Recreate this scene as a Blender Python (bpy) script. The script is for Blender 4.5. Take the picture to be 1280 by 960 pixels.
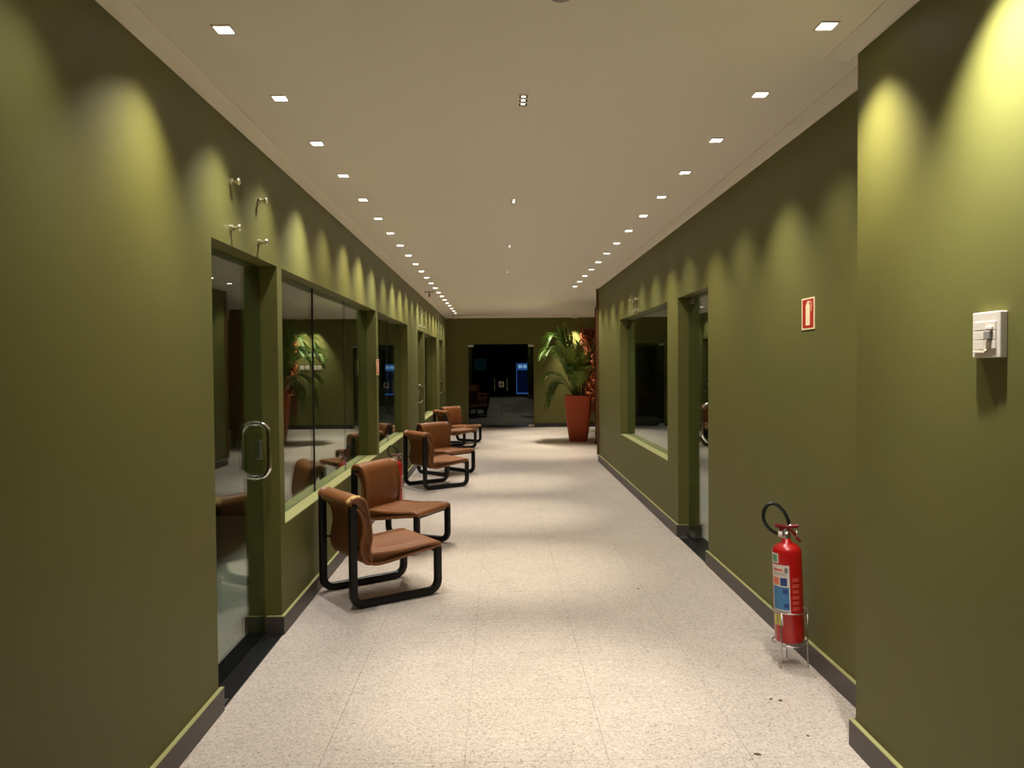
import bpy, bmesh, math, random
from mathutils import Vector, Matrix, Euler
random.seed(7)
for o in list(bpy.data.objects): bpy.data.objects.remove(o, do_unlink=True)
scene = bpy.context.scene
COL = scene.collection
PI = math.pi

# ------------------------------------------------------------------ camera
cam_d = bpy.data.cameras.new('camera'); cam = bpy.data.objects.new('camera', cam_d); COL.objects.link(cam)
cam_d.sensor_width = 36.0; cam_d.lens = 960 / 1280 * 36.0; cam_d.clip_start = 0.02; cam_d.clip_end = 200
CAMZ = 1.55
def cam_axes(vx=623, vy=457, roll=.008, f=960.0):
    d = Vector(((vx - 640) / f, -(vy - 480) / f, 1.0)).normalized()
    up = Vector((-math.sin(roll), math.cos(roll), 0)); up = (up - d * up.dot(d)).normalized()
    x = -d.cross(up)
    return x, d, up                              # world X, Y, Z in camera (right, up, forward) components
_x, _y, _z = cam_axes()
R_ = Vector((_x[0], _y[0], _z[0])); U_ = Vector((_x[1], _y[1], _z[1])); F_ = Vector((_x[2], _y[2], _z[2]))
m = Matrix((R_, U_, -F_)).transposed().to_4x4(); m.translation = (0, 0, CAMZ)
cam.matrix_world = m
scene.camera = cam

# ------------------------------------------------------------------ world, exposure
w = bpy.data.worlds.new('night'); scene.world = w; w.use_nodes = True
w.node_tree.nodes['Background'].inputs[0].default_value = (.02, .025, .035, 1)
w.node_tree.nodes['Background'].inputs[1].default_value = 0.15
scene.view_settings.view_transform = 'Standard'; scene.view_settings.look = 'None'
scene.view_settings.gamma = 1.0; scene.view_settings.use_curve_mapping = False
scene.view_settings.exposure = 0.0
WARM = (1.0, .92, .78)
COOL = (1.0, .98, .96)
WALL_SPOT_W = 98.0          # power of one square downlight of the two rows
CENTRE_SPOT_W = 265.0       # power of one slot downlight on the middle line

# ------------------------------------------------------------------ room numbers
XL, XR, XC = -1.27, 1.61, 1.43      # wall faces: left, right, near right projection
YC, YE, YB, YN = 3.04, 12.29, 19.2, -7.0
ZC = 2.79
TILE = .565
DT = 2.13                           # door / window head

# ------------------------------------------------------------------ materials
MATS = {}
def new_mat(name):
    mt = bpy.data.materials.new(name); mt.use_nodes = True; MATS[name] = mt
    nt = mt.node_tree; return mt, nt, nt.nodes['Principled BSDF']
def plain(name, rgb, rough=.5, metal=0.0, spec=.5, bump=0.0, bscale=60.0, var=0.0, emis=None, coat=0.0):
    mt, nt, b = new_mat(name)
    b.inputs['Base Color'].default_value = (*rgb, 1); b.inputs['Roughness'].default_value = rough
    b.inputs['Metallic'].default_value = metal; b.inputs['Specular IOR Level'].default_value = spec
    b.inputs['Coat Weight'].default_value = coat
    if emis:
        b.inputs['Emission Color'].default_value = (*emis[0], 1); b.inputs['Emission Strength'].default_value = emis[1]
    if bump or var:
        g = nt.nodes.new('ShaderNodeNewGeometry')
        n = nt.nodes.new('ShaderNodeTexNoise'); n.inputs['Scale'].default_value = bscale; n.inputs['Detail'].default_value = 4
        nt.links.new(g.outputs['Position'], n.inputs['Vector'])
        if bump:
            bp = nt.nodes.new('ShaderNodeBump'); bp.inputs['Strength'].default_value = bump; bp.inputs['Distance'].default_value = .002
            nt.links.new(n.outputs['Fac'], bp.inputs['Height']); nt.links.new(bp.outputs['Normal'], b.inputs['Normal'])
        if var:
            n2 = nt.nodes.new('ShaderNodeTexNoise'); n2.inputs['Scale'].default_value = bscale * .12; n2.inputs['Detail'].default_value = 5
            nt.links.new(g.outputs['Position'], n2.inputs['Vector'])
            mx = nt.nodes.new('ShaderNodeMix'); mx.data_type = 'RGBA'
            mx.inputs[6].default_value = (*[c * (1 - var) for c in rgb], 1); mx.inputs[7].default_value = (*[min(1, c * (1 + var)) for c in rgb], 1)
            nt.links.new(n2.outputs['Fac'], mx.inputs[0]); nt.links.new(mx.outputs[2], b.inputs['Base Color'])
    return mt
def srgb(r, g, b):
    f = lambda c: (c / 255 / 12.92) if c <= 10 else ((c / 255 + .055) / 1.055) ** 2.4
    return f(r), f(g), f(b)

plain('wall_paint', srgb(99, 97, 47), .55, spec=.3, bump=.12, bscale=220, var=.03)
plain('wall_paint_lit', srgb(152, 150, 98), .5, spec=.3, bump=.05, bscale=200)  # wall paint for sills and baseboard tops, light from above put into its colour
plain('ceiling_paint', srgb(238, 230, 216), .7, spec=.2, bump=.05, bscale=90)
plain('cornice_paint', srgb(238, 230, 214), .6, spec=.25)
plain('baseboard_stone', srgb(74, 66, 62), .45, bump=.05, var=.18, bscale=30)
plain('dark_granite', srgb(32, 32, 33), .22, var=.3, bscale=300)
plain('grout', srgb(150, 138, 125), .8)
plain('leather', srgb(134, 84, 46), .42, spec=.45, bump=.25, bscale=260, var=.10)
plain('foam', srgb(214, 176, 110), .9, bump=.6, bscale=180, var=.25)
plain('black_lacquer', srgb(11, 11, 12), .45, spec=.35)
plain('chrome', (.78, .76, .72), .12, metal=1.0)
plain('steel', (.55, .53, .5), .3, metal=1.0)
plain('brushed_brass', srgb(222, 216, 190), .3, metal=1.0)
plain('ext_red', srgb(176, 16, 16), .28, spec=.5, coat=.3)
plain('ext_red_dark', srgb(112, 14, 16), .4)
plain('ext_red_print', srgb(196, 70, 58), .4)
plain('rubber', srgb(16, 16, 15), .45)
plain('label_white', srgb(214, 206, 196), .5)
plain('label_blue', srgb(60, 120, 170), .5)
plain('label_navy', srgb(32, 62, 120), .5)
plain('label_orange', srgb(226, 122, 80), .5)
plain('label_pink', srgb(206, 120, 110), .5)
plain('label_yellow', srgb(214, 202, 96), .5)
plain('label_green', srgb(96, 150, 110), .5)
plain('label_grey', srgb(120, 116, 112), .5)
plain('sign_red', srgb(178, 34, 12), .5)
plain('sign_cream', srgb(250, 226, 176), .5)
plain('plastic_white', srgb(222, 212, 196), .4)
plain('plastic_grey', srgb(150, 142, 134), .4)
plain('dark_void', srgb(22, 21, 20), .6)
plain('terracotta', srgb(172, 74, 42), .55, spec=.3, bump=.1, bscale=120, var=.06)
plain('soil', srgb(46, 34, 24), .95, bump=.8, bscale=60)
plain('wood_brown', srgb(96, 58, 22), .5, var=.3, bscale=40)
plain('copper', srgb(200, 116, 62), .42, metal=.15)
plain('copper_dark', srgb(104, 54, 28), .6)
plain('room_paint', srgb(96, 92, 62), .7)
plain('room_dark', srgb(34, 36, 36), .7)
plain('joint_silicone', srgb(18, 20, 18), .5)
plain('lamp_lens', (.9, .88, .84), .4, emis=((1.0, .93, .86), 22.0))
plain('slot_lens', (.9, .88, .84), .4, emis=((1.0, .9, .78), 2.2))
plain('spot_lens', (.9, .88, .84), .4, emis=((1.0, .9, .75), 3.0))
plain('screen_blue', srgb(20, 40, 90), .3, emis=((.12, .32, 1.0), .75))
plain('screen_blue_dim', srgb(10, 20, 50), .3, emis=((.06, .16, .7), .06))
plain('screen_white', srgb(200, 220, 250), .3, emis=((.5, .75, 1.0), 1.4))
plain('screen_teal', srgb(10, 26, 28), .3, emis=((.12, .40, .42), .035))
# palm leaf
mt, nt, b = new_mat('palm_leaf')
b.inputs['Base Color'].default_value = (*srgb(74, 112, 34), 1); b.inputs['Roughness'].default_value = .6; b.inputs['Specular IOR Level'].default_value = .3
oi = nt.nodes.new('ShaderNodeObjectInfo'); mx = nt.nodes.new('ShaderNodeMix'); mx.data_type = 'RGBA'
mx.inputs[6].default_value = (*srgb(70, 102, 34), 1); mx.inputs[7].default_value = (*srgb(136, 150, 58), 1)
nt.links.new(oi.outputs['Random'], mx.inputs[0]); nt.links.new(mx.outputs[2], b.inputs['Base Color'])
b.inputs['Transmission Weight'].default_value = 0.0
plain('palm_stem', srgb(104, 120, 50), .5, var=.2, bscale=40)

def floor_mat(name, joints):
    mt, nt, b = new_mat(name); N = nt.nodes.new; L = nt.links.new
    g = N('ShaderNodeNewGeometry')
    v1 = N('ShaderNodeTexVoronoi'); v1.inputs['Scale'].default_value = 130; v1.inputs['Randomness'].default_value = 1
    v2 = N('ShaderNodeTexVoronoi'); v2.inputs['Scale'].default_value = 70
    nz = N('ShaderNodeTexNoise'); nz.inputs['Scale'].default_value = 3.0; nz.inputs['Detail'].default_value = 6
    for q in (v1, v2, nz): L(g.outputs['Position'], q.inputs['Vector'])
    r1 = N('ShaderNodeValToRGB'); e = r1.color_ramp.elements                    # grain colours, one per cell
    e[0].position = 0; e[0].color = (*srgb(168, 155, 143), 1); e[1].position = 1; e[1].color = (*srgb(222, 210, 196), 1)
    for p, c in ((.10, (176, 162, 148)), (.24, (196, 183, 171)), (.70, (204, 191, 178)), (.9, (212, 199, 185))):
        k = e.new(p); k.color = (*srgb(*c), 1)
    s1 = N('ShaderNodeSeparateColor'); L(v1.outputs['Color'], s1.inputs[0]); L(s1.outputs[0], r1.inputs[0])
    s2 = N('ShaderNodeSeparateColor'); L(v2.outputs['Color'], s2.inputs[0])
    lt = N('ShaderNodeMath'); lt.operation = 'LESS_THAN'; lt.inputs[1].default_value = .035; L(s2.outputs[1], lt.inputs[0])
    ml = N('ShaderNodeMath'); ml.operation = 'LESS_THAN'; ml.inputs[1].default_value = .33; L(v2.outputs['Distance'], ml.inputs[0])
    mm = N('ShaderNodeMath'); mm.operation = 'MULTIPLY'; L(lt.outputs[0], mm.inputs[0]); L(ml.outputs[0], mm.inputs[1])
    x1 = N('ShaderNodeMix'); x1.data_type = 'RGBA'; L(mm.outputs[0], x1.inputs[0]); L(r1.outputs[0], x1.inputs[6]); x1.inputs[7].default_value = (*srgb(136, 123, 113), 1)
    x2 = N('ShaderNodeMix'); x2.data_type = 'RGBA'; x2.blend_type = 'MULTIPLY'; x2.inputs[0].default_value = .22
    L(x1.outputs[2], x2.inputs[6]); L(nz.outputs['Fac'], x2.inputs[7])
    out = x2.outputs[2]
    if joints:
        sp = N('ShaderNodeSeparateXYZ'); L(g.outputs['Position'], sp.inputs[0]); fac = None
        for ax, off in ((0, .71), (1, -2.97)):
            a = N('ShaderNodeMath'); a.operation = 'ADD'; a.inputs[1].default_value = off + 56.5; L(sp.outputs[ax], a.inputs[0])
            md = N('ShaderNodeMath'); md.operation = 'MODULO'; md.inputs[1].default_value = TILE; L(a.outputs[0], md.inputs[0])
            l2 = N('ShaderNodeMath'); l2.operation = 'LESS_THAN'; l2.inputs[1].default_value = .0014; L(md.outputs[0], l2.inputs[0])
            if fac is None: fac = l2.outputs[0]
            else:
                mxx = N('ShaderNodeMath'); mxx.operation = 'MAXIMUM'; L(fac, mxx.inputs[0]); L(l2.outputs[0], mxx.inputs[1]); fac = mxx.outputs[0]
        x3 = N('ShaderNodeMix'); x3.data_type = 'RGBA'; L(fac, x3.inputs[0]); L(out, x3.inputs[6]); x3.inputs[7].default_value = (*srgb(150, 138, 125), 1)
        out = x3.outputs[2]
    L(out, b.inputs['Base Color'])
    b.inputs['Roughness'].default_value = .30; b.inputs['Specular IOR Level'].default_value = .45
    bp = N('ShaderNodeBump'); bp.inputs['Strength'].default_value = .06; bp.inputs['Distance'].default_value = .001
    n3 = N('ShaderNodeTexNoise'); n3.inputs['Scale'].default_value = 120; L(g.outputs['Position'], n3.inputs['Vector'])
    L(n3.outputs['Fac'], bp.inputs['Height']); L(bp.outputs['Normal'], b.inputs['Normal'])
floor_mat('terrazzo', False); floor_mat('terrazzo_slab', True)

# clear plate glass: dielectric reflection, straight transmission
def glass_mat(name, tint):
    mt = bpy.data.materials.new(name); mt.use_nodes = True; MATS[name] = mt
    nt = mt.node_tree; nt.nodes.clear(); N = nt.nodes.new; L = nt.links.new
    out = N('ShaderNodeOutputMaterial'); tr = N('ShaderNodeBsdfTransparent'); gl = N('ShaderNodeBsdfGlossy'); mix = N('ShaderNodeMixShader')
    tr.inputs[0].default_value = (*tint, 1); gl.inputs['Roughness'].default_value = 0.0; gl.inputs[0].default_value = (.95, 1, .97, 1)
    fr = N('ShaderNodeFresnel'); ge = N('ShaderNodeNewGeometry'); io = N('ShaderNodeMix'); io.data_type = 'FLOAT'
    io.inputs[2].default_value = 1.5; io.inputs[3].default_value = 1 / 1.5
    L(ge.outputs['Backfacing'], io.inputs[0]); L(io.outputs[0], fr.inputs['IOR'])
    L(fr.outputs[0], mix.inputs[0]); L(tr.outputs[0], mix.inputs[1]); L(gl.outputs[0], mix.inputs[2]); L(mix.outputs[0], out.inputs[0])
glass_mat('plate_glass', (.86, .93, .90)); glass_mat('smoked_glass', (.50, .56, .56))

# ------------------------------------------------------------------ mesh helpers
class MB:
    def __init__(self): self.v = []; self.f = []; self.mi = []
    def add(self, vs, fs, mi=0):
        o = len(self.v); self.v += [tuple(p) for p in vs]; self.f += [tuple(i + o for i in f) for f in fs]; self.mi += [mi] * len(fs); return self
    def box(self, x0, x1, y0, y1, z0, z1, mi=0):
        return self.add([(x0,y0,z0),(x1,y0,z0),(x1,y1,z0),(x0,y1,z0),(x0,y0,z1),(x1,y0,z1),(x1,y1,z1),(x0,y1,z1)],
                        [(0,3,2,1),(4,5,6,7),(0,1,5,4),(1,2,6,5),(2,3,7,6),(3,0,4,7)], mi)
    def tube(self, pts, r, n=8, closed=False, mi=0, flat=None, cap=True):
        """sweep a round (or rounded-rectangular: flat=(half_a, half_b, exponent)) section along pts"""
        P = [Vector(p) for p in pts]; k = len(P); rings = []; prev = None
        rr = r if isinstance(r, (list, tuple)) else [r] * k
        for i in range(k):
            a = P[(i - 1) % k] if (closed or i > 0) else P[i]; c = P[(i + 1) % k] if (closed or i < k - 1) else P[i]
            t = (c - a).normalized()
            if prev is None:
                ref = Vector((0, 0, 1)) if abs(t.z) < .9 else Vector((1, 0, 0))
                u = t.cross(ref).normalized()
            else:
                u = (prev - t * prev.dot(t))
                u = u.normalized() if u.length > 1e-6 else t.orthogonal().normalized()
            prev = u; vv = t.cross(u)
            ring = []
            for j in range(n):
                an = 2 * PI * (j + .5) / n; ca, sa = math.cos(an), math.sin(an)
                if flat:
                    e = 2 / flat[2]
                    ca = math.copysign(abs(ca) ** e, ca) * flat[0]; sa = math.copysign(abs(sa) ** e, sa) * flat[1]
                    ring.append(P[i] + u * ca + vv * sa)
                else: ring.append(P[i] + (u * ca + vv * sa) * rr[i])
            rings.append(ring)
        vs = [p for ring in rings for p in ring]; fs = []
        for i in range(k if closed else k - 1):
            for j in range(n):
                a = i * n + j; b_ = i * n + (j + 1) % n; i2 = (i + 1) % k
                fs.append((a, b_, i2 * n + (j + 1) % n, i2 * n + j))
        if not closed and cap: fs.append(tuple(range(n))[::-1]); fs.append(tuple(range((k - 1) * n, k * n)))
        return self.add(vs, fs, mi)
    def lathe(self, prof, n=24, mi=0, c=(0, 0, 0), a0=0.0, a1=2 * PI):
        full = abs(a1 - a0 - 2 * PI) < 1e-6; cols = n if full else n + 1; vs = []; fs = []
        for (r, z) in prof:
            for j in range(cols):
                an = a0 + (a1 - a0) * j / n; vs.append((c[0] + r * math.cos(an), c[1] + r * math.sin(an), c[2] + z))
        for i in range(len(prof) - 1):
            for j in range(n):
                j2 = (j + 1) % cols
                fs.append((i * cols + j, i * cols + j2, (i + 1) * cols + j2, (i + 1) * cols + j))
        if full:
            if prof[0][0] > 1e-5: fs.append(tuple(range(cols))[::-1])
            if prof[-1][0] > 1e-5: fs.append(tuple((len(prof) - 1) * cols + j for j in range(cols)))
        return self.add(vs, fs, mi)
    def build(self, name, mats, parent=None, smooth=False, bevel=0.0, loc=(0, 0, 0), seg=2, subsurf=0, angle=None):
        me = bpy.data.meshes.new(name); me.from_pydata(self.v, [], self.f)
        for mname in ([mats] if isinstance(mats, str) else mats): me.materials.append(MATS[mname])
        for p, i in zip(me.polygons, self.mi): p.material_index = i
        bm = bmesh.new(); bm.from_mesh(me); bmesh.ops.remove_doubles(bm, verts=bm.verts, dist=1e-6)
        bmesh.ops.recalc_face_normals(bm, faces=bm.faces)
        if bevel:
            es = [e for e in bm.edges if len(e.link_faces) == 2 and e.calc_face_angle(0) > .6]
            bmesh.ops.bevel(bm, geom=es, offset=bevel, segments=seg, profile=.5, affect='EDGES', clamp_overlap=True)
        bm.to_mesh(me); bm.free()
        if smooth:
            for p in me.polygons: p.use_smooth = True
        elif angle is not None:
            for p in me.polygons: p.use_smooth = True
            me.set_sharp_from_angle(angle=angle)
        o = bpy.data.objects.new(name, me); COL.objects.link(o); o.location = loc
        if parent is not None: o.parent = parent
        if subsurf:
            md = o.modifiers.new('sub', 'SUBSURF'); md.levels = subsurf; md.render_levels = subsurf
        return o
def tag(o, label=None, cat=None, group=None, kind=None):
    if label: o['label'] = label
    if cat: o['category'] = cat
    if group: o['group'] = group
    if kind: o['kind'] = kind
    return o
def thing(name, loc=(0, 0, 0), rot=(0, 0, 0), **kw):
    o = bpy.data.objects.new(name, None); COL.objects.link(o); o.location = loc; o.rotation_euler = rot; o.empty_display_size = .1
    return tag(o, **kw)
def copy_tree(o, parent=None):
    c = o.copy(); COL.objects.link(c)
    if parent is not None: c.parent = parent
    for ch in list(o.children): copy_tree(ch, c)
    return c
def struct(o, label, cat): return tag(o, label, cat, kind='structure')
ORD = ['first','second','third','fourth','fifth','sixth','seventh','eighth','ninth','tenth','eleventh','twelfth','thirteenth','fourteenth',
       'fifteenth','sixteenth','seventeenth','eighteenth','nineteenth','twentieth','twenty-first','twenty-second','twenty-third','twenty-fourth']

# ================================================================== STRUCTURE
XW, XE2, YB2 = -5.0, 6.5, 30.0
TX0, TX1, TY0, NR = XL - .005, 1.85, 2.97 - 3 * TILE, 18
TY1 = TY0 + NR * TILE
# floor: slab with a sunken bed where the single tiles lie
mb = MB()
for (x0, x1, y0, y1) in ((XW, XE2, YN, TY0), (XW, TX0, TY0, TY1), (TX1, XE2, TY0, TY1), (XW, XE2, TY1, YB2)): mb.box(x0, x1, y0, y1, -.12, 0)
mb.box(TX0, TX1, TY0, TY1, -.12, -.003, 1)
floor = struct(mb.build('floor', ['terrazzo_slab', 'grout']), 'pale speckled terrazzo tile floor of the corridor', 'floor')
def tile_mesh(wx, wy):
    t = MB().box(0, wx, 0, wy, -.010, 0); o = t.build('tile', 'terrazzo', bevel=.0006, seg=1); me = o.data; bpy.data.objects.remove(o); return me
xs = [-.71 + TILE * k for k in range(-1, 5)] + [TX1]
me_full = tile_mesh(TILE - .0012, TILE - .0012); me_cut = tile_mesh(xs[-1] - xs[-2] - .0012, TILE - .0012)
for r in range(NR):
    for c in range(len(xs) - 1):
        o = bpy.data.objects.new('tile', me_cut if c == len(xs) - 2 else me_full); COL.objects.link(o)
        o.location = (xs[c] + .0006, TY0 + r * TILE + .0006, 0); o.parent = floor
# ceiling
struct(MB().box(XW, XE2, YN, YB2, ZC, ZC + .15).build('ceiling', 'ceiling_paint'), 'plain off-white plaster ceiling', 'ceiling')

WT = .20                                                # wall thickness
def wall_with_openings(name, xin, side, y0, y1, ops, label):
    """xin = visible face, side -1: body extends to -X"""
    a, b_ = sorted((xin, xin + side * WT)); mb = MB(); y = y0
    for (oy0, oy1, z0, z1) in ops:
        mb.box(a, b_, y, oy0, 0, ZC)
        if z0 > 0: mb.box(a, b_, oy0, oy1, 0, z0)
        mb.box(a, b_, oy0, oy1, z1, ZC); y = oy1
    mb.box(a, b_, y, y1, 0, ZC)
    return struct(mb.build(name, 'wall_paint'), label, 'wall')
SILL = .62
L_OPS = [(3.444, 4.455, 0, DT), (4.55, 8.02, SILL, DT), (8.15, 10.80, SILL, DT), (12.15, 13.14, 0, DT), (13.24, 15.83, SILL, DT), (16.6, 17.6, 0, DT)]
R_OPS = [(5.87, 6.86, 0, DT + .013), (7.29, 10.13, SILL + .006, DT + .013)]
wall_with_openings('wall_left', XL, -1, YN, YB, L_OPS, 'long olive green wall with glass doors and windows on the left')
wall_with_openings('wall_right', XR, 1, YC - .2, YE, R_OPS, 'olive green wall with one window and one glass door on the right')
struct(MB().box(XC, XC + .4, YN, YC, 0, ZC).build('wall_near_right', 'wall_paint'), 'projecting olive green wall nearest on the right with the switch plate', 'wall')
BD = (-.754, .884, 2.09)
mb = MB(); mb.box(XW, BD[0], YB, YB + .2, 0, ZC); mb.box(BD[1], XE2, YB, YB + .2, 0, ZC); mb.box(BD[0], BD[1], YB, YB + .2, BD[2], ZC)
struct(mb.build('wall_back', 'wall_paint'), 'dark olive green wall at the far end with the double glass door', 'wall')
struct(MB().box(XW, XE2, YN - .2, YN, 0, ZC).build('wall_front', 'room_dark'), 'dark wall closing the corridor behind the viewer', 'wall')
mb = MB(); mb.box(XR + WT, XE2, YE - .2, YE, 0, ZC); mb.box(XR + WT, XE2, YC - .2, YC, 0, ZC)
struct(mb.build('wall_side_room_right', 'wall_paint'), 'olive cross walls of the dark room behind the right window', 'wall')
struct(MB().box(XE2, XE2 + .2, YN, YB2, 0, ZC).build('wall_outer_right', 'wall_paint'), 'outer wall of the right hand rooms and far lobby', 'wall')
mb = MB(); mb.box(XW - .2, XW, YN, YB2, 0, ZC)
for yy in (2.9, 8.08, 11.5, 16.2): mb.box(XW, XL - WT, yy - .04, yy + .04, 0, ZC)
struct(mb.build('wall_outer_left', 'room_paint'), 'unlit inner walls of the offices behind the left glass', 'wall')
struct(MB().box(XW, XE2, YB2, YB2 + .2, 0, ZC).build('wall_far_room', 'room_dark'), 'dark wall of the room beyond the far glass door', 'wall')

# baseboards
BH, BT = .108, .019
def base_run(mb, face, side, y0, y1):
    a, b_ = sorted((face, face - side * BT)); mb.box(a, b_, y0, y1, 0, BH - .004, 0); mb.box(a, b_, y0, y1, BH - .004, BH, 1)  # top strip: wall colour lightened to look lit from above
def runs(y0, y1, ops):
    y = y0; out = []
    for o in ops:
        if o[2] == 0: out.append((y, o[0])); y = o[1]
    out.append((y, y1)); return out
mb = MB()
for a, b_ in runs(YN, YB, L_OPS): base_run(mb, XL, -1, a - (BT if a > 0 else 0), b_ + (BT if b_ < YB else 0))
for o in L_OPS:                                          # short returns into the door reveals
    if o[2] == 0:
        mb.box(XL - .085, XL, o[1] - BT, o[1], 0, BH - .004, 0); mb.box(XL - .085, XL, o[1] - BT, o[1], BH - .004, BH, 1)
struct(mb.build('baseboard_left', ['baseboard_stone', 'wall_paint_lit']), 'dark stone baseboard along the left wall', 'baseboard')
mb = MB()
for a, b_ in runs(YC, YE, R_OPS): base_run(mb, XR, 1, a - (BT if a > YC else 0), b_ + BT)
for o in R_OPS:
    if o[2] == 0: mb.box(XR, XR + .085, o[1] - BT, o[1], 0, BH - .004, 0); mb.box(XR, XR + .085, o[1] - BT, o[1], BH - .004, BH, 1)
struct(mb.build('baseboard_right', ['baseboard_stone', 'wall_paint_lit']), 'dark stone baseboard along the right wall', 'baseboard')
mb = MB(); base_run(mb, XC, 1, YN, YC + BT); mb.box(XC, XR - BT, YC, YC + BT, 0, BH)
struct(mb.build('baseboard_near_right', ['baseboard_stone', 'wall_paint_lit']), 'dark stone baseboard of the projecting wall nearest on the right', 'baseboard')
mb = MB(); mb.box(BD[1] + .02, XE2, YB - BT, YB, 0, .10); mb.box(XL, BD[0] - .02, YB - BT, YB, 0, .10)
struct(mb.build('baseboard_back', 'dark_granite'), 'black baseboard along the far wall', 'baseboard')

# cornices: cove section (projection, drop)
def cornice(name, p0, p1, inward, proj, drop, label):
    """p0->p1 along wall face at ceiling; inward unit vector"""
    P0, P1, I = Vector(p0), Vector(p1), Vector(inward); prof = [(0, 0)]
    prof.append((proj, 0)); prof.append((proj, -.006))
    for k in range(1, 7):
        t = k / 7 * PI / 2; prof.append((proj * (1 - math.sin(t)) + .004, -.006 - (drop - .006) * (1 - math.cos(t))))
    prof.append((.004, -drop)); prof.append((0, -drop)); n = len(prof); vs = []
    for P in (P0, P1):
        for (u, h) in prof: vs.append(P + I * u + Vector((0, 0, h)))
    fs = [(i, (i + 1) % n, n + (i + 1) % n, n + i) for i in range(n)] + [tuple(range(n))[::-1], tuple(range(n, 2 * n))]
    struct(MB().add(vs, fs).build(name, 'cornice_paint'), label, 'cornice')
cornice('trim_1', (XL, YN, ZC), (XL, YB, ZC), (1, 0, 0), .045, .072, 'off-white cornice between ceiling and left wall')
cornice('trim_2', (XR, YC, ZC), (XR, YE, ZC), (-1, 0, 0), .100, .024, 'off-white cornice between ceiling and right wall')
cornice('trim_3', (XC, YN, ZC), (XC, YC + .09, ZC), (-1, 0, 0), .095, .020, 'off-white cornice over the projecting wall nearest on the right')
cornice('trim_4', (XL, YB, ZC), (XE2, YB, ZC), (0, -1, 0), .05, .052, 'off-white cornice along the far wall')
# wood casing at the free end of the right wall
mb = MB(); mb.box(XR - .035, XR + WT + .01, YE, YE + .04, BH, ZC - .025)
struct(mb.build('trim_5', 'wood_brown', bevel=.004), 'dark brown wooden casing on the end of the right wall', 'trim')
# granite thresholds
k = 6
for (xa, xb, o) in [(XL - WT, XL + .012, q) for q in L_OPS if q[2] == 0] + [(XR - .012, XR + WT, q) for q in R_OPS if q[2] == 0]:
    mb = MB(); mid = (xa + xb) / 2
    mb.box(xa, mid - .0015, o[0], o[1], 0, .006); mb.box(mid + .0015, xb, o[0], o[1], 0, .006)
    near = ['first left', 'second left', 'third left', 'right'][k - 6]
    struct(mb.build('trim_%d' % k, 'dark_granite'), 'black granite threshold under the %s glass door' % near, 'threshold'); k += 1

# ---- windows and glass doors
XGL, XGR = XL - .10, XR + .10
def window(idx, xg, side, op, joints, label, turn=None):
    root = struct(thing('window_%d' % idx, (xg, op[0], op[2])), label, 'window')
    ys = [op[0]] + joints + [op[1]]
    for i in range(len(ys) - 1):
        a, b_ = ys[i] + .003, ys[i + 1] - .003
        p = MB().box(-.005, .005, -(b_ - a) / 2, (b_ - a) / 2, 0.007, op[3] - op[2]).build('pane', 'plate_glass', root)
        p.location = (0, (a + b_) / 2 - op[0], 0)
        if turn and turn[i]: p.rotation_euler = (0, 0, turn[i])
    MB().box(*sorted((0, -side * .099)), .004, op[1] - op[0] - .004, 0, .006).build('sill', 'wall_paint_lit', root)  # thin slab carrying the wall colour with downlight painted in
    for j in joints: MB().box(-.007, .007, j - op[0] - .0035, j - op[0] + .0035, 0, op[3] - op[2]).build('joint', 'joint_silicone', root)
    return root
window(1, XGL, -1, L_OPS[1], [5.70, 6.86], 'wide window of three frameless panes behind the two nearest chairs', (.0072, -.0033, 0))
window(2, XGL, -1, L_OPS[2], [9.475], 'frameless window behind the middle pair of chairs on the left')
window(3, XGL, -1, L_OPS[4], [14.5], 'frameless window behind the farthest pair of chairs on the left')
window(4, XGR, 1, R_OPS[1], [], 'single frameless window in the right wall')

def d_handle(parent, x, y, z0, z1, out, name='handle', r=.013):
    """D-shaped pull: bar stands `out` from the glass (x)"""
    pts = [(x, y, z0)]; rc = min(abs(out), .06); s = 1 if out > 0 else -1
    for q in range(0, 7):
        t = q / 6 * PI / 2; pts.append((x + out - s * rc + s * rc * math.sin(t), y, z0 + rc - rc * math.cos(t)))
    for q in range(0, 7):
        t = q / 6 * PI / 2; pts.append((x + out - s * rc + s * rc * math.cos(t), y, z1 - rc + rc * math.sin(t)))
    pts.append((x, y, z1))
    h = MB().tube(pts, r, 10).build(name, 'chrome', parent, smooth=True)
    for z in (z0, z1): MB().lathe([(.001, 0), (.017, 0), (.017, .006), (.001, .006)], 14).build('rosette', 'chrome', h, smooth=False).matrix_local = Matrix.Translation((x + .005 * s, y, z)) @ Matrix.Rotation(s * PI / 2, 4, 'Y')
    return h
def glass_door(idx, xg, side, op, handle_far, label, z1, hoff=.115):
    root = struct(thing('door_%d' % idx, (xg, op[0], 0)), label, 'door'); L_ = op[1] - op[0]
    MB().box(-.005, .005, .006, L_ - .006, .012, z1 - .006).build('pane', 'plate_glass', root)
    hy = L_ - hoff if handle_far else hoff
    d_handle(root, 0, hy, .93, 1.235, -side * .075)
    d_handle(root, 0, hy, .93, 1.235, side * .075)
    ly = L_ - .045 if handle_far else .045
    MB().box(-.014, .014, ly - .022, ly + .022, 1.025, 1.135).build('lock', 'steel', root, bevel=.004)
    hg = .012 if handle_far else L_ - .012
    for z in (.012, z1 - .062): MB().box(-.016, .016, min(hg, hg + (.15 if handle_far else -.15)), max(hg, hg + (.15 if handle_far else -.15)), z, z + .05).build('patch_fitting', 'steel', root, bevel=.003)
    hx0 = .030 if side < 0 else -.100
    MB().box(hx0, hx0 + .07, min(hg, hg + (.11 if handle_far else -.11)), max(hg, hg + (.11 if handle_far else -.11)), .006, .0085).build('floor_hinge_plate', 'steel', root)
    return root
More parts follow.
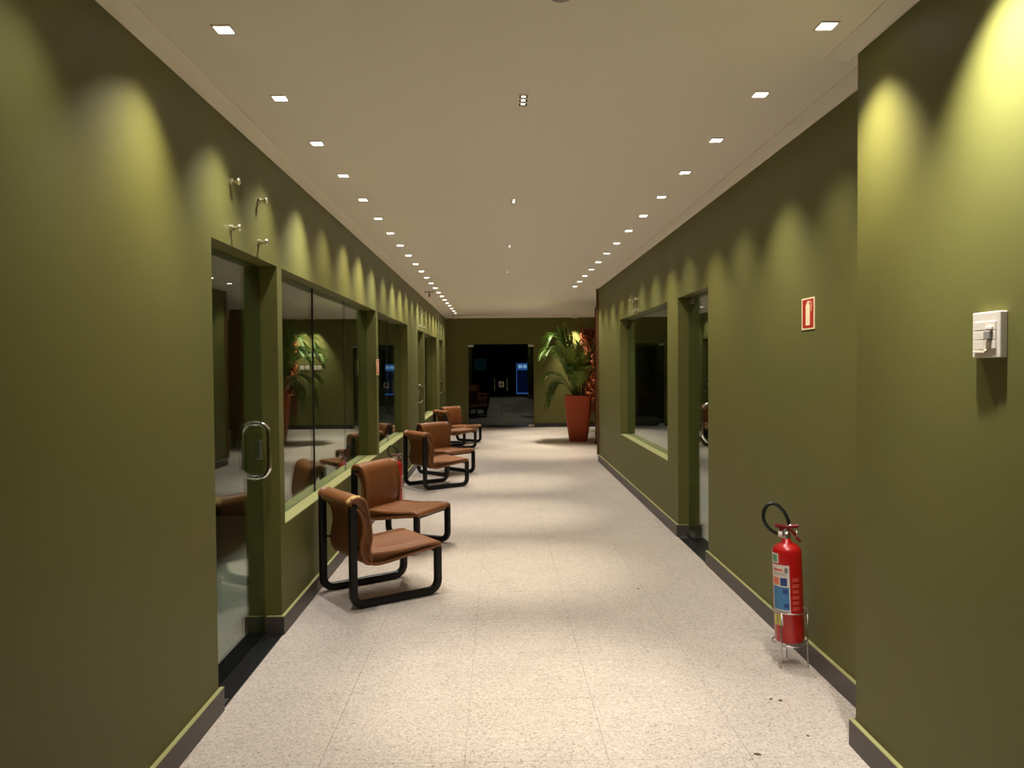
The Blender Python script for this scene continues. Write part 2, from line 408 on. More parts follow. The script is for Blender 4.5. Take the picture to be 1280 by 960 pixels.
glass_door(1, XGL, -1, L_OPS[0], True, 'nearest frameless glass door with chrome pull on the left', DT)
glass_door(2, XGL, -1, L_OPS[3], True, 'frameless glass door beyond the middle chairs on the left', DT)
glass_door(3, XGL, -1, L_OPS[5], True, 'farthest frameless glass door in the left wall', DT)
glass_door(4, XGR, 1, R_OPS[0], False, 'frameless glass door with chrome pull in the right wall', DT + .013, .25)
# double door at the end
root = struct(thing('door_5', (0, YB + .05, 0)), 'dark double glass door in the far wall', 'door'); mid = .06
for s, a, b_ in ((-1, BD[0], mid), (1, mid, BD[1])):
    p = MB().box(a + .004, b_ - .004, -.005, .005, .012, BD[2] - .006).build('pane', 'smoked_glass', root)
    hx = mid + s * .155
    h = MB().tube([(hx, -.006, .96), (hx, -.05, .96)], .007, 8).tube([(hx, -.006, 1.20), (hx, -.05, 1.20)], .007, 8).tube([(hx, -.055, .92), (hx, -.055, 1.24)], .012, 10).build('handle', 'chrome', root)
    fx = a if s < 0 else b_ - .14
    for z in (.012, BD[2] - .07): MB().box(fx, fx + .14, -.018, .018, z, z + .055).build('patch_fitting', 'steel', root, bevel=.004)
MB().box(mid - .05, mid + .05, -.018, .018, BD[2] - .05, BD[2] - .006).build('stop_fitting', 'dark_granite', root, bevel=.004)
pl = MB().box(.005, .135, -.010, -.006, 1.01, 1.15).build('notice_plate', 'plastic_grey', root, bevel=.001)
MB().box(.055, .085, -.012, -.010, 1.035, 1.125).box(.03, .05, -.012, -.010, 1.05, 1.10).box(.09, .11, -.012, -.010, 1.05, 1.10).build('notice_mark', 'dark_void', pl)

# ================================================================== LIGHTS
def spot(parent, power, size, blend, rot=(0, 0, 0), radius=.03, z=-.012, color=WARM):
    d = bpy.data.lights.new('lamp', 'SPOT'); d.energy = power; d.spot_size = size; d.spot_blend = blend; d.shadow_soft_size = radius; d.color = color
    o = bpy.data.objects.new('lamp', d); COL.objects.link(o); o.parent = parent; o.location = (0, 0, z); o.rotation_euler = rot
    return o
def square_downlight(loc):
    root = thing('square_downlight', loc)
    fr = MB(); a, b_ = .036, .029
    for (x0, x1, y0, y1) in ((-a, a, b_, a), (-a, a, -a, -b_), (-a, -b_, -b_, b_), (b_, a, -b_, b_)): fr.box(x0, x1, y0, y1, -.005, 0)
    fr.build('frame', 'cornice_paint', root)
    MB().box(-b_, b_, -b_, b_, -.003, -.001).build('lens', 'lamp_lens', root)
    return root
rnd = random.Random(3)
def light_row(x, y0, dy, n_back, n, side, row, levels, aim):
    proto = square_downlight((x, y0, ZC)); parts = list(proto.children)
    for k in range(-n_back, n):
        if k == -n_back: o = proto
        else:
            o = proto.copy(); COL.objects.link(o)
            for ch in parts:
                c = ch.copy(); COL.objects.link(c); c.parent = o
        o.location = (x, y0 + dy * k, ZC)
        if k >= 0: lab = 'square recessed downlight, %s from the camera in the %s ceiling row' % (ORD[k], row)
        else: lab = 'square recessed downlight, %s behind the viewer in the %s ceiling row' % (ORD[-k - 1], row)
        tag(o, lab, 'downlight', 'square downlights of the %s row' % row)
        tilt = rnd.uniform(.04, .14); yaw = aim + rnd.uniform(-.06, .06)
        lev = levels[(k + n_back) % len(levels)]
        spot(o, WALL_SPOT_W * lev, math.radians(92), 1.0, (yaw, side * tilt, 0), color=rnd.choice((WARM, COOL)))
light_row(-.995, 2.86, .722, 1, 22, 1, 'left', (.32, 1.0, .8, .7, 1.25, .5, .8, 1.2, 1.1, .65, 1.1, 1.1, .7, .6, 1.1, 1.2, .9, .8, 1.2, 1.1, .7, 1.0, .8), -.17)
light_row(1.215, 2.83, .715, 1, 14, -1, 'right', (2.7, 1.4, .5, 1.0, .55, .95, .5, .9, .7, .6, .9, .6, .8, .7, .8), .04)
def slot_downlight(loc, lab, power=CENTRE_SPOT_W, cone=46):
    root = thing('slot_downlight', loc, label=lab, cat='downlight', group='slot downlights of the ceiling middle')
    fr = MB(); ax, ay = .026, .082; bx, by = .019, .075
    for (x0, x1, y0, y1) in ((-ax, ax, by, ay), (-ax, ax, -ay, -by), (-ax, -bx, -by, by), (bx, ax, -by, by)): fr.box(x0, x1, y0, y1, -.004, 0)
    for q in (-.025, .025): fr.box(-bx, bx, q - .006, q + .006, -.004, 0)
    fr.build('frame', 'cornice_paint', root)
    MB().box(-bx, bx, -by, by, -.0015, -.0005).build('louvre', 'dark_void', root)
    for q in (-.05, 0, .05): MB().box(-.010, .010, q - .010, q + .010, -.0025, -.001).build('cell', 'slot_lens', root)
    spot(root, power, math.radians(cone), 1.0, radius=.025)
for i, y in enumerate((3.62, 5.82, 8.02, 10.22)):
    slot_downlight((.126, y, ZC), 'small slot downlight on the middle line, ' + ('%s from the camera' % ORD[i]))
for i, y in enumerate((13.7, 15.57, 17.4)):
    slot_downlight((.88, y, ZC), 'small slot downlight over the far lobby, %s of three counted from the camera' % ORD[i], CENTRE_SPOT_W * 2.0, 66)
# surface spots near the far wall
def wall_spot(loc, lab, power, rot):
    root = thing('surface_spotlight', loc, label=lab, cat='spotlight', group='surface spotlights by the far wall')
    MB().lathe([(.001, 0), (.04, 0), (.04, -.012), (.001, -.012)], 20).build('base', 'plastic_white', root)
    h = MB().lathe([(.030, 0), (.045, -.03), (.05, -.075), (.044, -.075), (.03, -.035)], 20).build('head', 'plastic_white', root, smooth=True); h.location = (0, 0, -.012); h.rotation_euler = (rot[0] * .5, rot[1], 0)
    MB().lathe([(.001, -.05), (.038, -.05)], 16).build('lens', 'spot_lens', h)
    if power: spot(root, power, math.radians(66), 1.0, rot, z=-.12, radius=.02)
wall_spot((1.90, 18.96, ZC), 'small white ceiling spotlight lighting the far wall above the palm', 330, (.16, .02, 0))
wall_spot((-1.06, 18.75, ZC), 'small white unlit ceiling spotlight in the far left corner', 0, (.2, 0, 0))
# smoke detector
root = thing('smoke_detector', (.215, 2.545, ZC), label='round white smoke detector at the top edge of the ceiling', cat='smoke detector')
MB().lathe([(.052, 0), (.052, -.012), (.001, -.012)], 28).build('base', 'plastic_white', root)
MB().lathe([(.046, -.012), (.044, -.026), (.034, -.036), (.001, -.038)], 28).build('cover', 'plastic_grey', root, smooth=True)
# camera bracket in left ceiling corner
root = thing('ceiling_bracket', (-1.14, 12.83, ZC), label='small metal bracket under the ceiling above the second left door', cat='bracket')
MB().box(-.09, .09, -.02, .02, -.012, 0).build('plate', 'plastic_grey', root, bevel=.002)
MB().tube([(0, 0, -.01), (0, 0, -.09)], .018, 10).build('stem', 'plastic_grey', root)

# ================================================================== CHAIRS
def smooth_closed(pts, it=2):
    for _ in range(it):
        q = []
        for i in range(len(pts)):
            a, b_ = pts[i], pts[(i + 1) % len(pts)]
            q += [(a[0] * .75 + b_[0] * .25, a[1] * .75 + b_[1] * .25), (a[0] * .25 + b_[0] * .75, a[1] * .25 + b_[1] * .75)]
        pts = q
    return pts
def cushion(prof, half, name, mat, parent, sag=None, edge=.022, wf=None):
    """profile in (u, h) swept across the width with rounded ends"""
    pr = smooth_closed(prof, 2); n = len(pr); cu = sum(p[0] for p in pr) / n; ch = sum(p[1] for p in pr) / n
    # inset direction: polygon normals
    nor = []
    for i in range(n):
        a, b_ = pr[i - 1], pr[(i + 1) % n]; t = (b_[0] - a[0], b_[1] - a[1]); l = math.hypot(*t) or 1; nor.append((-t[1] / l, t[0] / l))
    area = sum(pr[i][0] * pr[(i + 1) % n][1] - pr[(i + 1) % n][0] * pr[i][1] for i in range(n)) / 2
    sg = 1 if area > 0 else -1
    rows = []
    for k in range(0, 4): t = k / 3 * PI / 2; rows.append((-half + edge * (1 - math.sin(t)), edge * (1 - math.cos(t))))
    for k in range(1, 8): rows.append((-half + edge + (2 * half - 2 * edge) * k / 8, 0))
    for k in range(3, -1, -1): t = k / 3 * PI / 2; rows.append((half - edge * (1 - math.sin(t)), edge * (1 - math.cos(t))))
    vs = []; rr = random.Random(len(prof))
    for (v, ins) in rows:
        for i in range(n):
            u, h = pr[i][0] + nor[i][0] * ins * sg, pr[i][1] + nor[i][1] * ins * sg
            if sag: du, dh = sag(v / half, u, h); u += du; h += dh
            vs.append((u + rr.uniform(-.0015, .0015), v * (wf(u, h) if wf else 1), h + rr.uniform(-.0012, .0012)))
    m_ = len(rows); fs = [(r * n + i, r * n + (i + 1) % n, (r + 1) * n + (i + 1) % n, (r + 1) * n + i) for r in range(m_ - 1) for i in range(n)]
    fs += [tuple(range(n))[::-1], tuple(range((m_ - 1) * n, m_ * n))]
    return MB().add(vs, fs).build(name, mat, parent, smooth=True)
CD, CW = .67, .55                                          # outer depth, outer width
def make_chair():
    root = thing('lounge_chair')
    # u measured from rear outer edge; shift so that the footprint is centred
    sh = -CD / 2
    def side_frame(v):
        r, c = .07, .026; pts = [(c, .665)]
        pts += [(c, .4), (c, r + c)]
        for q in range(1, 7): t = q / 6 * PI / 2; pts.append((c + r - r * math.cos(t), c + r - r * math.sin(t)))
        pts.append((CD / 2, c)); uf = CD - c
        for q in range(0, 7): t = q / 6 * PI / 2; pts.append((uf - r + r * math.sin(t), c + r - r * math.cos(t)))
        pts += [(uf, .2), (uf, .315)]
        MB().tube([(u + sh, v, h) for u, h in pts], 0, 12, flat=(.022, .026, 4)).build('side_frame', 'black_lacquer', root, angle=.7)
    vf = CW / 2 - .024
    side_frame(-vf); side_frame(vf)
    MB().tube([(.045 + sh, -vf, .655), (.045 + sh, vf, .655)], .017, 10).build('top_rail', 'black_lacquer', root, smooth=True)
    MB().tube([(CD - .045 + sh, -vf, .305), (CD - .045 + sh, vf, .305)], .017, 10).build('front_rail', 'black_lacquer', root, smooth=True)
    for s in (-1, 1): MB().tube([(.026 + sh, s * vf, .385), (.075 + sh, s * (vf - .03), .385)], .008, 8).build('bolt', 'black_lacquer', root, smooth=True)
    back = [(-.006, .655), (-.004, .700), (.030, .725), (.088, .722), (.128, .690), (.146, .62), (.166, .53), (.172, .44), (.156, .375), (.158, .345), (.17, .33), (.17, .27), (.14, .262),
            (.100, .285), (.074, .345), (.074, .40), (.096, .48), (.092, .56), (.062, .622), (.020, .638)]
    seat = [(.130, .350), (.20, .354), (.32, .350), (.45, .354), (.56, .364), (.630, .366), (.668, .352), (.678, .330), (.664, .310), (.60, .304), (.48, .292), (.36, .276), (.25, .258), (.17, .252), (.13, .285)]
    hw = CW / 2 - .004
    cushion([(u + sh, h) for u, h in back], hw, 'backrest', 'leather', root, lambda v, u, h: ((-.012 * (1 - v * v) * max(0, 1 - abs(h - .5) / .2)), 0), wf=lambda u, h: .955 + .045 * min(1, max(0, (h - .585) / .06)))
    s_ = cushion([(u + sh, h) for u, h in seat], hw, 'seat', 'leather', root, lambda v, u, h: (0, -.014 * (1 - v * v) * max(0, 1 - abs(u - .02) / .3)), edge=.026, wf=lambda u, h: .945 + .055 * min(1, max(0, (u + .17) / .12)))
    return root
CHAIRS = [(-.822, 5.256, 34.5, 'brown leather lounge chair nearest the camera, torn at its top corner'),
          (-.845, 6.625, -26, 'brown leather lounge chair, second from the camera, facing the nearest chair'),
          (-.815, 9.925, 35, 'brown leather lounge chair, third from the camera, back turned to the camera'),
          (-.77, 11.10, -44, 'brown leather lounge chair, fourth from the camera, seat turned to the camera'),
          (-.835, 14.53, 27, 'brown leather lounge chair, fifth from the camera, back in shade'),
          (-.775, 15.52, -38, 'brown leather lounge chair farthest from the camera, nearest the double glass door')]
chair0 = make_chair()
for i, (x, y, a, lab) in enumerate(CHAIRS):
    o = chair0 if i == 0 else copy_tree(chair0)
    o.location = (x, y, 0); o.rotation_euler = (0, 0, math.radians(a)); tag(o, lab, 'chair', 'lounge chairs along the left wall')
# torn corner on the nearest chair
rr = random.Random(4); mb = MB()
nu, nv = 9, 7; vs = []
for i in range(nu):
    for j in range(nv):
        an = math.radians(200 - 150 * i / (nu - 1)); rad = .0475 + rr.uniform(-.003, .004) * (0 < i < nu - 1)
        edge_ = min(i, nu - 1 - i, j, nv - 1 - j) == 0
        rad -= .008 * edge_
        vs.append((-CD / 2 + .055 + rad * 1.25 * math.cos(an), -(CW / 2 - .003) + .008 + .045 * j / (nv - 1) + rr.uniform(-.004, .004), .677 + rad * math.sin(an) + .002))
fs = [(i * nv + j, i * nv + j + 1, (i + 1) * nv + j + 1, (i + 1) * nv + j) for i in range(nu - 1) for j in range(nv - 1)]
tag(mb.add(vs, fs).build('torn_patch', 'foam', chair0, smooth=True), 'pale foam showing through torn leather')

# ================================================================== FIRE EXTINGUISHERS
def patch(mb, r, z0, z1, a0, a1, mi, n=10):
    """curved label patch on the cylinder; angles in degrees from the facing direction"""
    vs = []
    for z in (z0, z1):
        for j in range(n + 1):
            an = math.radians(a0 + (a1 - a0) * j / n); vs.append((r * math.sin(an), -r * math.cos(an), z))
    mb.add(vs, [(j, j + 1, n + 2 + j, n + 1 + j) for j in range(n)], mi)
def extinguisher(loc, rot, lab, cup_z):
    """local -Y faces the camera"""
    root = thing('fire_extinguisher', loc, rot, label=lab, cat='fire extinguisher', group='red fire extinguishers on wire stands')
    r = .073
    prof = [(.001, .0), (.060, 0), (.069, .006), (r, .018), (r, .458), (.071, .474), (.062, .490), (.044, .503), (.024, .511), (.024, .530), (.001, .530)]
    body = MB().lathe(prof, 36).build('cylinder', 'ext_red', root, smooth=True)
    def lbl(name, mat, z0, z1, a0, a1, rr_=r + .0008, par=body):
        mb = MB(); patch(mb, rr_, z0, z1, a0, a1, 0); return mb.build(name, mat, par)
    main = lbl('label', 'label_white', .155, .405, -72, 8)
    lbl('stripe', 'label_green', .418, .455, -68, -40); lbl('seal', 'label_white', .412, .462, -74, -34, r + .0005)
    e = r + .0013
    lb = lambda n_, m_, z0, z1, a0, a1: (lambda mb: (patch(mb, e, z0, z1, a0, a1, 0), mb.build(n_, m_, body)))(MB())
    lb('print', 'label_pink', .372, .386, -62, -18); lb('print', 'label_grey', .360, .363, -64, -4); lb('print', 'label_grey', .352, .354, -64, -4); lb('print', 'label_grey', .366, .392, -10, 2)
    lb('picture', 'label_orange', .304, .340, -66, -34); lb('picture', 'label_navy', .300, .340, -29, -2); lb('panel', 'label_blue', .178, .294, -66, 4); lb('print', 'label_grey', .164, .168, -60, 0)
    lb('print', 'label_navy', .26, .285, -20, 0); lb('print', 'label_navy', .19, .21, -16, 2)
    for z in (.32, .29, .262, .232, .204, .176): lb('letter', 'ext_red_print', z, z + .02, 16, 46)
    lbl('sticker', 'label_yellow', .095, .150, -70, -22); lb('print', 'label_grey', .10, .145, -50, -44); lb('print', 'label_white', .095, .150, -30, -22)
    # valve head
    MB().lathe([(.001, .528), (.021, .528), (.021, .556), (.014, .566), (.014, .585), (.001, .585)], 16).build('valve', 'steel', root, smooth=False)
    MB().lathe([(.001, -.010), (.015, -.010), (.017, 0), (.015, .010), (.001, .010)], 14).build('gauge', 'label_white', root).matrix_local = Matrix.Translation((-.028, -.012, .552)) @ Matrix.Rotation(-PI / 2, 4, 'Y')
    MB().tube([(-.055, -.01, .596), (0, 0, .588), (.062, .004, .594)], 0, 8, flat=(.016, .009, 4)).build('carry_handle', 'ext_red_dark', root)
    MB().tube([(-.03, -.006, .570), (.0, 0, .590), (.035, .002, .560), (.066, .005, .512)], 0, 8, flat=(.014, .007, 4)).build('lever', 'ext_red_dark', root)
    MB().lathe([(.006, 0), (.018, .0), (.018, .003), (.006, .003)], 14).build('pin_ring', 'steel', root).matrix_local = Matrix.Translation((.05, .0, .555)) @ Matrix.Rotation(PI / 2, 4, 'Y')
    hose = [(.020, .0, .585), (.012, .004, .622), (-.008, .006, .665), (-.040, .004, .700), (-.072, -.002, .706), (-.098, -.010, .685), (-.108, -.018, .645), (-.098, -.025, .605), (-.07, -.026, .572), (-.042, -.020, .556)]
    P = [Vector(h) for h in hose]; sm = []
    for i in range(len(P) - 1):
        p0, p1, p2, p3 = P[max(i - 1, 0)], P[i], P[i + 1], P[min(i + 2, len(P) - 1)]
        for q in range(4):
            t = q / 4; sm.append(.5 * ((2 * p1) + (p2 - p0) * t + (2 * p0 - 5 * p1 + 4 * p2 - p3) * t * t + (3 * p1 - p0 - 3 * p2 + p3) * t ** 3))
    sm.append(P[-1])
    h = MB().tube(sm, .0095, 10).build('hose', 'rubber', root, smooth=True)
    MB().tube([(.026, 0, .573), (.018, .002, .602)], .010, 10).build('ferrule', 'steel', h, smooth=True)
    return root
def ext_stand(loc, rot, lab):
    root = thing('extinguisher_stand', loc, rot, label=lab, cat='stand', group='wire stands of the extinguishers'); R0 = .088
    for z, r in ((.118, R0), (.285, R0)): MB().tube([(r * math.cos(2 * PI * k / 28), r * math.sin(2 * PI * k / 28), z) for k in range(28)], .0032, 6, closed=True).build('ring', 'steel', root, smooth=True)
    for a in (-118, -20, 100):
        c, s = math.cos(math.radians(a)), math.sin(math.radians(a))
        MB().tube([(R0 * c, R0 * s, .285), (R0 * c, R0 * s, .118), (R0 * 1.06 * c, R0 * 1.06 * s, .002)], .0034, 6).build('leg', 'steel', root, smooth=True)
    for a in (20, 80): c, s = math.cos(math.radians(a)) * R0, math.sin(math.radians(a)) * R0; MB().tube([(-c, -s, .118), (c, s, .118)], .003, 6).build('cross_wire', 'steel', root, smooth=True)
    return root
face = math.atan2(1.48, 3.9)
ext_stand((1.492, 3.90, 0), (0, 0, -face), 'wire floor stand under the fire extinguisher by the right wall')
extinguisher((1.491, 3.90, .122), (0, math.radians(-2.0), -face), 'red fire extinguisher with paper labels in a wire stand by the right wall', 0)
st = ext_stand((-1.09, 8.15, 0), (0, 0, .13), 'wire stand of the extinguisher half hidden behind the second chair'); st.scale = (.9, .9, .95)
ex2 = extinguisher((-1.09, 8.15, .116), (0, 0, .13), 'smaller red fire extinguisher by the left wall, half hidden behind the second chair', 0); ex2.scale = (.84, .84, .84)

# ================================================================== SIGNS, SWITCH, STANDOFFS
def ext_sign(loc, nx, lab):
    root = thing('extinguisher_sign', loc, label=lab, cat='sign', group='red extinguisher signs'); s = nx
    W, H = .082, .082
    def pl(x0, x1, y0, y1, z0, z1, name, mat, par): return MB().box(min(s * x0, s * x1), max(s * x0, s * x1), y0, y1, z0, z1).build(name, mat, par)
    p = pl(0, .004, -W, W, -H, H, 'plate', 'sign_cream', root)
    pl(.004, .0046, -W + .012, W - .012, -H + .008, H - .008, 'red_field', 'sign_red', root)
    g = pl(.0046, .0052, -.026, .026, -.060, .046, 'pictogram', 'sign_cream', root)
    pl(.0046, .0052, -.016, .016, .046, .056, 'pictogram_neck', 'sign_cream', root)
    pl(.0046, .0052, -.030, .010, .058, .064, 'pictogram_lever', 'sign_cream', root)
    pl(.0046, .0052, -.046, -.040, .010, .060, 'pictogram_hose', 'sign_cream', root)
ext_sign((XR, 3.96, 1.807), -1, 'red and cream extinguisher sign on the wall above the right extinguisher')
ext_sign((XL, 8.085, 1.543), 1, 'small red extinguisher sign edge-on on the pillar between the left windows')
# switch plate
root = thing('switch_plate', (XC, 2.196, 1.628), label='square white switch plate on the nearest right wall', cat='switch plate')
MB().box(-.022, 0, -.063, .063, -.066, .066).build('plate', 'plastic_white', root, bevel=.003)
for cy in (-.026, .026):
    for q in range(3):
        z = .026 - q * .027
        b_ = MB().box(-.0255, -.022, cy - .022, cy + .022, z - .0125, z + .0125).build('module', 'plastic_white', root, bevel=.0012)
        if cy < 0 and q == 0: MB().box(-.031, -.0255, cy - .012, cy + .02, z - .0115, z - .003).build('rocker', 'plastic_white', b_, bevel=.001)
        if cy < 0 and q == 1: MB().box(-.034, -.0255, cy - .006, cy + .02, z - .012, z + .012).build('socket_face', 'plastic_grey', b_, bevel=.002)
MB().box(-.029, -.022, -.004, .05, -.052, -.046).build('ledge', 'plastic_white', root, bevel=.001)
# standoffs
def standoff(loc, nx, lab, grp):
    root = thing('sign_standoff', loc, label=lab, cat='standoff', group=grp)
    rot = Matrix.Rotation(nx * PI / 2, 4, 'Y')
    MB().lathe([(.001, 0), (.016, 0), (.015, .014), (.007, .018), (.007, .036), (.001, .036)], 16).build('barrel', 'brushed_brass', root, angle=.6).matrix_local = rot
    MB().lathe([(.001, .036), (.016, .036), (.017, .044), (.014, .048), (.001, .048)], 16).build('cap', 'brushed_brass', root, angle=.6).matrix_local = rot
for (y0, y1, z0, z1, xw, nx, where) in ((3.695, 4.125, 2.215, 2.434, XL, 1, 'nearest left glass door'), (12.48, 12.90, 2.20, 2.43, XL, 1, 'second left glass door'), (8.77, 9.13, 2.175, 2.30, XR, -1, 'right window')):
    for yn, y in (('near', y0), ('far', y1)):
        for zn, z in (('lower', z0), ('upper', z1)):
            standoff((xw, y, z), nx, '%s %s metal standoff of four on the wall above the %s' % (zn, yn, where), 'standoffs above the ' + where)
# small white plates on the far wall behind the palm
for i, x in enumerate((1.80, 1.93)):
    root = thing('wall_switch', (x, YB, 1.53), label='white wall switch behind the palm on the far wall, %s one' % ('left', 'right')[i], cat='wall switch', group='wall switches behind the palm')
    MB().box(-.045, .045, -.012, 0, -.05, .05).build('plate', 'plastic_white', root, bevel=.003)
    MB().box(-.02, .02, -.017, -.012, -.03, .03).build('rocker', 'plastic_grey', root, bevel=.002)

# ================================================================== PLANTER AND PALM
PX, PY = 1.625, 15.65
root = thing('planter', (PX, PY, 0), (0, 0, math.radians(-8)), label='tall tapered terracotta planter holding the palm', cat='planter')
prof = [(.178, 0), (.184, .012), (.204, .15), (.228, .32), (.248, .5), (.262, .68), (.272, .86), (.276, .93), (.270, .938), (.252, .938), (.246, .925), (.240, .87)]
n = 48; vs = []; ex = 6.5
for (h, z) in prof:
    for j in range(n):
        an = 2 * PI * j / n; c, s = math.cos(an), math.sin(an); k = (abs(c) ** ex + abs(s) ** ex) ** (-1 / ex); vs.append((h * k * c, h * k * s, z))
fs = [(i * n + j, i * n + (j + 1) % n, (i + 1) * n + (j + 1) % n, (i + 1) * n + j) for i in range(len(prof) - 1) for j in range(n)] + [tuple(range(n))[::-1]]
MB().add(vs, fs).build('pot', 'terracotta', root, angle=.6)
mb = MB(); vs = [(0, 0, .885)]
for j in range(n):
    an = 2 * PI * j / n; c, s = math.cos(an), math.sin(an); k = (abs(c) ** ex + abs(s) ** ex) ** (-1 / ex); vs.append((.243 * k * c, .243 * k * s, .875))
mb.add(vs, [(0, 1 + j, 1 + (j + 1) % n) for j in range(n)]).build('soil', 'soil', root)

palm = thing('areca_palm', (PX, PY, .88), label='lush green areca palm with arching fronds in the terracotta planter', cat='palm')
prnd = random.Random(11)
def frond(base, p1, p2, length_leaf, parent, nleaf=24, droop=.5):
    """rachis: quadratic curve base->p1->p2 (local coords); leaflets in two ranks"""
    B0, B1, B2 = Vector(base), Vector(p1), Vector(p2); mb = MB()
    at = lambda t: B0 * (1 - t) ** 2 + B1 * 2 * t * (1 - t) + B2 * t * t
    dt_ = lambda t: ((B1 - B0) * 2 * (1 - t) + (B2 - B1) * 2 * t).normalized()
    ks = 14; mb.tube([at(k / ks) for k in range(ks + 1)], [.010 * (1 - .8 * k / ks) for k in range(ks + 1)], 6, mi=1)
    for q in range(nleaf):
        t = .30 + .70 * (q + .5) / nleaf; P = at(t); T = dt_(t)
        up = Vector((0, 0, 1)); S = T.cross(up); S = S.normalized() if S.length > 1e-3 else Vector((1, 0, 0)); Nn = S.cross(T).normalized()
        ll = length_leaf * (.55 + .6 * math.sin(PI * min(1, .15 + .85 * (t - .3) / .7))) * prnd.uniform(.85, 1.12)
        for s in (-1, 1):
            d = (S * s * prnd.uniform(.50, .78) + T * prnd.uniform(.65, .95) + Nn * prnd.uniform(.05, .30)).normalized()
            wv = d.cross(Nn).normalized(); wd = .015 * prnd.uniform(.8, 1.2); pts = []
            pos = P.copy(); dirv = d.copy(); seg = 4; fold = Nn * .004
            for k in range(seg + 1):
                u = k / seg; wk = wd * (.45 + 1.5 * u * (1 - u) * 1.6) * (1 - u * .9) if k < seg else .001
                pts += [pos - wv * wk + fold, pos - fold, pos + wv * wk + fold]
                dirv = (dirv + Vector((0, 0, -droop * (.15 + .35 * u)))).normalized(); pos = pos + dirv * ll / seg
            fs = []
            for k in range(seg): a = k * 3; fs += [(a, a + 1, a + 4, a + 3), (a + 1, a + 2, a + 5, a + 4)]
            mb.add(pts, fs, 0)
    me_o = mb.build('frond', ['palm_leaf', 'palm_stem'], parent, smooth=True); return me_o
# px targets seen in the photograph were turned into offsets from the pot (dx, dy, dz above soil)
FR = [((-.05, -.05), (-.36, -.10, 1.78), (-.64, -.22, 1.06), .27, .75), ((-.08, .02), (-.40, -.05, 1.42), (-.78, -.15, .84), .27, .75), ((-.06, .05), (-.40, .05, 1.25), (-.72, .05, .70), .26, .75), ((-.06, -.06), (-.34, -.20, 1.40), (-.66, -.36, .90), .26, .7),
      ((-.10, -.04), (-.44, -.16, .80), (-.74, -.24, .34), .24, .75), ((-.10, -.08), (-.42, -.26, .66), (-.64, -.38, -.10), .26, .8), ((-.08, -.02), (-.34, .10, .70), (-.55, .20, .05), .24, .8),
      ((-.02, .0), (-.20, .02, .95), (-.40, .02, 1.36), .30, .3), ((0, .02), (-.14, .04, 1.0), (-.28, .02, 1.44), .30, .3), ((-.03, -.02), (-.18, -.05, .95), (-.34, -.10, 1.24), .30, .35), ((.0, .03), (-.08, .05, .9), (-.17, .06, 1.36), .28, .3),
      ((.04, -.02), (.04, -.05, .80), (.0, -.08, 1.12), .24, .4), ((.06, .02), (.18, .06, .80), (.40, .08, 1.12), .24, .4), ((.03, -.06), (.02, -.18, .70), (.02, -.32, .88), .24, .5), ((-.02, -.08), (-.12, -.20, .80), (-.25, -.36, .98), .26, .5),
      ((.08, .0), (.22, -.04, .60), (.42, -.08, .60), .22, .6), ((0, .08), (-.02, .22, .8), (-.06, .40, .95), .24, .4), ((-.04, .08), (-.18, .25, .85), (-.38, .42, .95), .25, .5), ((.05, -.05), (.08, -.15, .50), (.10, -.28, .60), .22, .6),
      ((-.05, -.02), (-.18, -.10, .70), (-.34, -.24, .98), .26, .5), ((.0, -.05), (-.08, -.10, .65), (-.16, -.22, .86), .25, .5), ((-.02, .04), (-.12, .06, .85), (-.22, .08, 1.20), .26, .4), ((-.05, .02), (-.18, .03, .7), (-.38, .03, 1.06), .26, .5),
      ((-.04, -.05), (-.10, -.12, .45), (-.20, -.24, .62), .22, .6), ((.02, -.06), (.0, -.14, .40), (-.04, -.26, .50), .20, .6)]
for i, (b0, c, t, ll, dr) in enumerate(FR):
    frond((b0[0], b0[1], 0), c, t, ll, palm, 30, dr)
for k in range(9):
    a = k * 2.4; rr_ = .03 + .012 * k
    x, y = rr_ * math.cos(a), rr_ * math.sin(a); MB().tube([(x, y, -.005), (x * 1.15, y * 1.15, .28), (x * 1.5, y * 1.5, .55)], [.016, .013, .009], 8).build('stem', 'palm_stem', palm, smooth=True)

# copper wall screen behind the palm
root = thing('copper_wall_screen', (2.45, YB, .35), label='copper coloured tangled wall screen on the far wall right of the palm', cat='wall art')
MB().box(-.40, .40, -.02, 0, 0, 2.12).build('backing', 'copper_dark', root, bevel=.004)
cr = random.Random(21)
for k in range(70):
    x = cr.uniform(-.32, .32); z = cr.uniform(.1, 2.0); pts = []; a = cr.uniform(0, 2 * PI); yy = -.03 - cr.uniform(0, .05)
    for q in range(9):
        pts.append((max(-.39, min(.39, x)), yy - .012 * math.sin(q * 1.1 + k), max(.02, min(2.10, z)))); a += cr.uniform(-.6, .6); x += .055 * math.cos(a); z += .075 * math.sin(a)
    MB().tube(pts, 0, 6, flat=(.022, .006, 3)).build('strip', 'copper', root, smooth=True)
# brown wooden partition standing in the lobby, edge on
root = thing('wooden_partition', (1.875, 14.9, 0), label='brown wooden partition edge seen past the end of the right wall', cat='partition')
MB().box(.0, .55, -.02, .02, .16, 2.66).build('panel', 'wood_brown', root, bevel=.004)
for x in (.03, .50): MB().tube([(x, 0, 0.0), (x, 0, .17)], .022, 10).build('leg', 'black_lacquer', root, smooth=True)

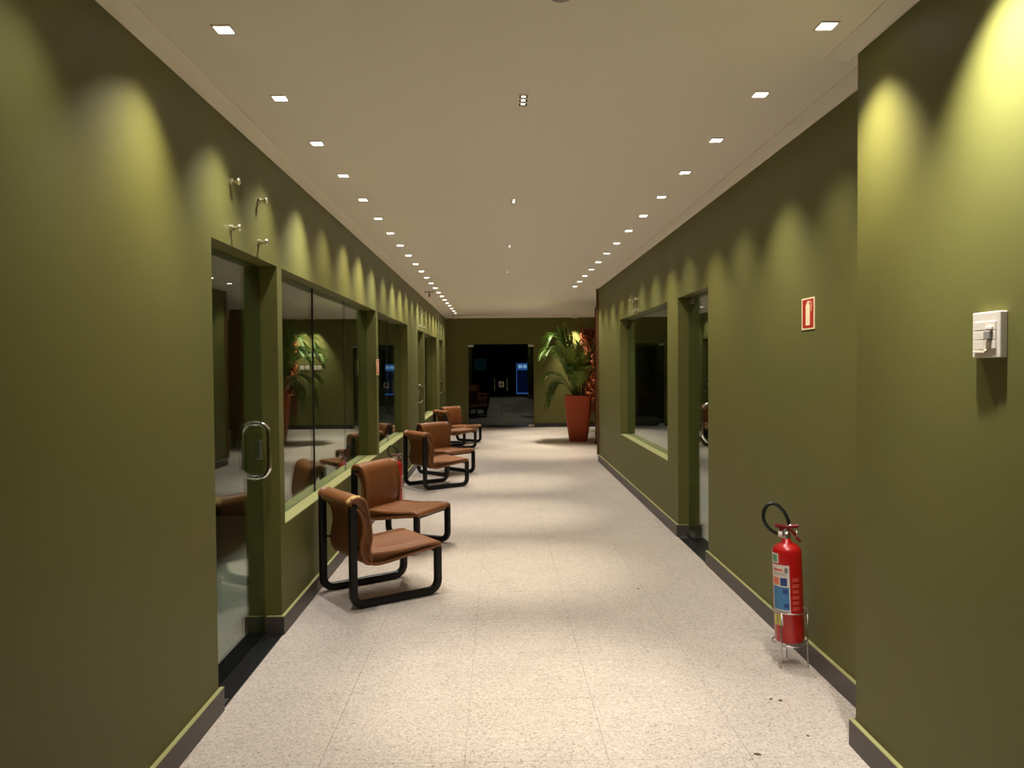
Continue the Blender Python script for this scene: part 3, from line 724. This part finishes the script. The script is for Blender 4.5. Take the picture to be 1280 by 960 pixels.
# ================================================================== ROOM BEYOND THE FAR DOOR
root = thing('lit_display_kiosk', (.78, 25.0, 0), label='narrow blue-lit display kiosk seen through the far glass door', cat='kiosk')
MB().box(-.20, .20, 0, .35, 0, 1.72).build('body', 'room_dark', root, bevel=.01)
MB().box(-.16, .16, -.006, 0, 1.40, 1.62).build('screen', 'screen_blue', root)
MB().box(-.13, -.01, -.009, -.006, 1.47, 1.56).build('lit_box', 'screen_white', root); MB().box(.02, .14, -.009, -.006, 1.47, 1.56).build('lit_box', 'screen_white', root)
MB().box(-.18, .16, -.006, 0, .66, 1.38).build('lower_glass', 'screen_blue_dim', root)
MB().box(-.20, -.18, -.008, 0, .64, 1.62).box(-.18, .18, -.008, 0, .62, .66).build('edge_strip', 'screen_blue', root)
root = thing('wall_monitor', (-.70, YB2, 1.60), label='faint teal monitor on the dark wall beyond the far glass door', cat='monitor')
MB().box(-.26, .26, -.05, 0, -.26, .26).build('housing', 'room_dark', root, bevel=.008)
MB().box(-.23, .23, -.053, -.05, -.23, .23).build('screen', 'screen_teal', root)

# ================================================================== SCRAPS ON THE FLOOR
plain('dry_scrap', srgb(96, 76, 56), .8)
sr = random.Random(5)
for i, ((x, y), r, where) in enumerate(zip([(1.016, 2.994), (1.248, 3.49), (1.285, 3.472), (1.275, 3.136), (0.96, 6.39), (0.955, 5.258)], (.011, .007, .008, .006, .006, .006), (
        'largest, near the projecting right wall', 'left of the pair in front of the extinguisher', 'right of the pair in front of the extinguisher',
        'between extinguisher and projecting wall', 'mid corridor level with the first chair', 'mid corridor nearer the right wall'))):
    top = [(r * 1.5 * math.cos(2 * PI * k / 9) * sr.uniform(.6, 1.1), r * math.sin(2 * PI * k / 9) * sr.uniform(.5, 1.1)) for k in range(9)]
    vs = [(a, b_, 0.0002) for a, b_ in top] + [(a * .9, b_ * .9, .0022 + sr.uniform(0, .002)) for a, b_ in top]
    fs = [(k, (k + 1) % 9, 9 + (k + 1) % 9, 9 + k) for k in range(9)] + [tuple(range(9))[::-1], tuple(range(9, 18))]
    o = MB().add(vs, fs).build('floor_scrap', 'dry_scrap'); o.location = (x, y, 0); o.rotation_euler = (0, 0, sr.uniform(0, 3))
    tag(o, 'small dry brown scrap on the tiles, ' + where, 'scrap', 'dry scraps on the floor')
